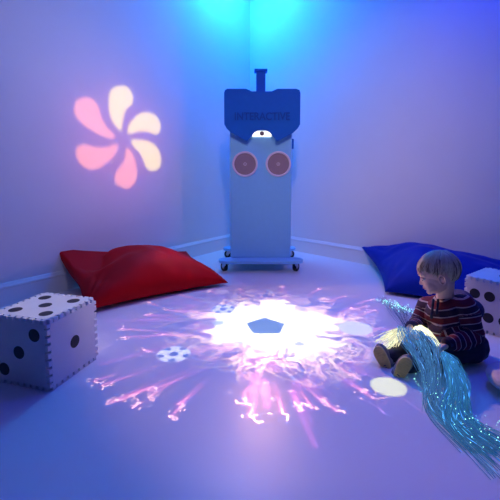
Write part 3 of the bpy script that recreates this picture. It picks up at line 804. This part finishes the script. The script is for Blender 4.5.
def projector(name, loc, rot, size, blend_, u0, u1, v0, v1, im, strength, hscale=1.0):
    """slide projector: spot lamp whose colour is looked up where each ray crosses the slide plane (u,v = local x/-z, y/-z)"""
    li = bpy.data.lights.new(name, 'SPOT'); li.spot_size = size; li.spot_blend = blend_; li.energy = 1; li.shadow_soft_size = .0012
    li.color = (1, 1, 1); li.use_nodes = True; nt = li.node_tree; N = nt.nodes.new; Lk = nt.links.new
    em = nt.nodes.get('Emission') or N('ShaderNodeEmission')
    tc = N('ShaderNodeTexCoord'); sx = N('ShaderNodeSeparateXYZ'); Lk(tc.outputs['Normal'], sx.inputs[0])
    def ma(op, a, b=None):
        n = N('ShaderNodeMath'); n.operation = op
        for i, q in enumerate((a, b)):
            if q is None: continue
            if isinstance(q, (int, float)): n.inputs[i].default_value = q
            else: Lk(q, n.inputs[i])
        return n.outputs[0]
    nz = ma('MULTIPLY', sx.outputs['Z'], GZ)
    u = ma('DIVIDE', sx.outputs['X'], nz); v = ma('DIVIDE', sx.outputs['Y'], nz)
    u = ma('MULTIPLY', u, GX); v = ma('MULTIPLY', v, GX)
    u = ma('DIVIDE', ma('SUBTRACT', u, u0), u1 - u0); v = ma('DIVIDE', ma('SUBTRACT', v, v0), v1 - v0)
    cb = N('ShaderNodeCombineXYZ'); Lk(u, cb.inputs[0]); Lk(v, cb.inputs[1])
    ti = N('ShaderNodeTexImage'); ti.image = im; ti.extension = 'CLIP'; ti.interpolation = 'Linear'; Lk(cb.outputs[0], ti.inputs['Vector'])
    Lk(ti.outputs['Color'], em.inputs['Color'])
    fall = ma('POWER', ma('ABSOLUTE', nz), -3.0)      # keystone-corrected, evenly bright slide
    Lk(ma('MULTIPLY', fall, strength), em.inputs['Strength'])
    out = nt.nodes.get('Light Output') or N('ShaderNodeOutputLight'); Lk(em.outputs[0], out.inputs[0])
    o = bpy.data.objects.new(name, li); o.location = loc; o.rotation_euler = rot; C.objects.link(o)
    return o
GZ, GX = -1.0, 1.0
PL = V((.10, 3.205, 1.16)); hz = PL.z
projector('floor_projector_lamp', PL, (0, 0, 0), math.radians(150), 0.0,
          (X0 - PL.x) / hz, (X1 - PL.x) / hz, (Yb - PL.y) / hz, (Yt - PL.y) / hz, picture('football_slide', img), 26.0)

# wall flower: six comma-shaped petals seen on the left wall
def petal_pts(outline):    # smooth closed outline
    n = len(outline); out = []
    for i in range(n):
        p0, p1, p2, p3 = (V(outline[(i + k - 1) % n]) for k in range(4))
        for s in range(6):
            u = s / 6; out.append(.5 * ((2 * p1) + (p2 - p0) * u + (2 * p0 - 5 * p1 + 4 * p2 - p3) * u * u + (3 * p1 - p0 - 3 * p2 + p3) * u ** 3))
    return out
yel, pnk = (2.8, 2.3, .05), (2.6, .80, .10)
petals = [
 (yel, [(-1.0324, 3.1303, 1.5252), (-0.9908, 3.1866, 1.5289), (-0.9607, 3.2275, 1.4736), (-0.9650, 3.2216, 1.4087), (-1.0007, 3.1732, 1.3455), (-1.0191, 3.1483, 1.2790), (-1.0296, 3.1341, 1.1868), (-1.0408, 3.1190, 1.1814), (-1.0744, 3.0735, 1.2388), (-1.0909, 3.0511, 1.3124), (-1.0907, 3.0513, 1.4185), (-1.0733, 3.0750, 1.4910)]),
 (yel, [(-0.8635, 3.3592, 1.3519), (-0.8188, 3.4196, 1.3305), (-0.7902, 3.4584, 1.2663), (-0.7982, 3.4476, 1.1958), (-0.8285, 3.4066, 1.1705), (-0.8731, 3.3462, 1.1907), (-0.9287, 3.2708, 1.1837), (-0.9823, 3.1981, 1.1568), (-0.9935, 3.1831, 1.1716), (-0.9864, 3.1926, 1.2286), (-0.9440, 3.2501, 1.3041), (-0.9072, 3.3000, 1.3395)]),
 (yel, [(-0.9688, 3.2165, 1.1137), (-0.9242, 3.2770, 1.1140), (-0.8621, 3.3610, 1.1029), (-0.8110, 3.4302, 1.0466), (-0.7926, 3.4551, 0.9509), (-0.8075, 3.4350, 0.8800), (-0.8477, 3.3805, 0.8539), (-0.8858, 3.3289, 0.8757), (-0.9035, 3.3050, 0.9309), (-0.9265, 3.2738, 1.0056), (-0.9671, 3.2188, 1.0608), (-0.9749, 3.2082, 1.1009)]),
 (pnk, [(-0.9993, 3.1751, 1.0423), (-0.9797, 3.2017, 1.0192), (-0.9578, 3.2313, 0.9463), (-0.9481, 3.2445, 0.8466), (-0.9619, 3.2258, 0.7635), (-0.9983, 3.1766, 0.7159), (-1.0435, 3.1153, 0.7272), (-1.0725, 3.0760, 0.7769), (-1.0709, 3.0782, 0.8404), (-1.0394, 3.1209, 0.8960), (-1.0187, 3.1490, 0.9446), (-1.0082, 3.1632, 1.0296)]),
 (pnk, [(-1.0519, 3.1040, 1.0623), (-1.0643, 3.0871, 0.9985), (-1.1086, 3.0271, 0.9266), (-1.1609, 2.9563, 0.8762), (-1.2098, 2.8901, 0.8726), (-1.2503, 2.8351, 0.9236), (-1.2621, 2.8192, 0.9882), (-1.2517, 2.8332, 1.0320), (-1.2188, 2.8778, 1.0526), (-1.1715, 2.9420, 1.0341), (-1.1160, 3.0171, 1.0419), (-1.0679, 3.0822, 1.0688)]),
 (pnk, [(-1.2092, 2.8909, 1.3938), (-1.1762, 2.9355, 1.3908), (-1.1483, 2.9734, 1.3458), (-1.1355, 2.9907, 1.2665), (-1.1118, 3.0228, 1.2025), (-1.0714, 3.0774, 1.1425), (-1.0721, 3.0765, 1.1152), (-1.1038, 3.0336, 1.1119), (-1.1586, 2.9593, 1.1436), (-1.2240, 2.8707, 1.1971), (-1.2584, 2.8242, 1.2662), (-1.2563, 2.8271, 1.3369), (-1.2372, 2.8530, 1.3765)])]
FL = V((2.25, .2, 1.25)); fc = V((-1.0288, 3.1351, 1.1038)); ctrq = (fc - FL).to_track_quat('-Z', 'Y'); Mi = ctrq.to_matrix().inverted()
def loc_uv(p):
    q = Mi @ (V(p) - FL); return (q.x / -q.z, q.y / -q.z)
allp = [[loc_uv(p) for p in petal_pts(o)] for _, o in petals]
wedge = [loc_uv(p) for p in ((-0.6122, 3.6996, 2.9213), (-0.6529, 3.6444, 0.1925), (-1.7664, 2.1361, 0.2170), (-1.6605, 2.2796, 2.8403))]
US = .50; n_ = 1200
gx, gy = np.meshgrid((np.arange(n_) + .5) / n_ * 2 * US - US, (np.arange(n_) + .5) / n_ * 2 * US - US)
img = np.zeros((n_, n_, 3))
def blur(a, k):
    for _ in range(2):
        for ax in (0, 1):
            c = np.cumsum(np.concatenate([np.zeros_like(np.take(a, [0], ax)), a], ax), ax); m = a.shape[ax]
            i = np.arange(m); hi = np.minimum(i + k + 1, m); lo = np.maximum(i - k, 0)
            shp = [1] * a.ndim; shp[ax] = m
            a = (np.take(c, hi, ax) - np.take(c, lo, ax)) / (hi - lo).reshape(shp)
    return a
sharp = np.zeros_like(img)
for (col, _), pts in zip(petals, allp): sharp += poly(pts)[..., None] * np.array(col)
img += blur(sharp, 3) + blur(sharp, 28) * np.array((.22, .05, 1.2)) + blur(sharp, 90) * np.array((.75, .22, 2.5))
spill = poly([(wedge[0][0], wedge[0][1]), wedge[1], wedge[2], wedge[3]])
img += blur(spill * 1.0, 8)[..., None] * np.array((.09, .03, .07))
gc = loc_uv((-0.9360, 3.2610, 0.5669)); img += (np.exp(-((gx - gc[0]) ** 2 + (gy - gc[1]) ** 2) / .022) * spill)[..., None] * np.array((.085, .035, .03))
dist = (fc - FL).length
projector('wall_projector_lamp', FL, ctrq.to_euler(), math.radians(60), 0.0, -US, US, -US, US, picture('flower_slide', img), 13.0 * dist * dist)

# ------------------------------------------------------------------ corner lamp and added fill lights
def area(name, loc, target, size, col, e, shape='DISK'):
    li = bpy.data.lights.new(name, 'AREA'); li.shape = shape; li.size = size; li.energy = e; li.color = col
    o = bpy.data.objects.new(name, li); o.location = loc; o.rotation_euler = (V(target) - V(loc)).to_track_quat('-Z', 'Y').to_euler()
    C.objects.link(o); return o
def lamp(name, loc, target, size, rgb, spread=None):
    e = max(rgb); o = area(name, loc, target, size, tuple(c / e for c in rgb), e)
    if spread: o.data.spread = math.radians(spread)
lamp('corner_lamp', (-.1, 3.9, 2.95), (-.1, 3.7, 0), .5, (.5, 12, 46))
lamp('middle_fill', (.6, .6, 2.95), (.4, 1.8, 0), 1.4, (.2, .4, 6))  # added overhead fill, no such fixture known
lamp('right_fill', (1.4, 2.4, 2.95), (1.4, 2.4, 0), .8, (.5, .5, 24))  # added blue fill for the right side of the room
lamp('right_wall_fill', (.16, .5, 2.75), (.95, 3.8, .55), .3, (2.8, 1.9, 1.6), 50)  # added light that lifts the red on the right wall
lamp('left_wall_fill', (.1, .5, 2.75), (-1.1, 3.0, 1.3), .3, (1.5, 1.7, 3.0), 55)  # added light that brightens the left wall
w = bpy.data.worlds.new('dark'); bpy.context.scene.world = w; w.use_nodes = True
w.node_tree.nodes['Background'].inputs[0].default_value = (.002, .003, .01, 1)

# ------------------------------------------------------------------ camera
cd = bpy.data.cameras.new('camera'); cam = bpy.data.objects.new('camera', cd); C.objects.link(cam)
cd.sensor_width = 36; cd.lens = 36 * 385 / 500; cd.shift_y = -.0831; cd.clip_start = .02
cam.location = (0, 0, .88); cam.rotation_euler = (math.radians(84), 0, 0)
sc = bpy.context.scene; sc.camera = cam
sc.view_settings.view_transform = 'Standard'; sc.view_settings.look = 'None'; sc.view_settings.gamma = 1
sc.view_settings.exposure = 0
sc.view_settings.use_curve_mapping = False
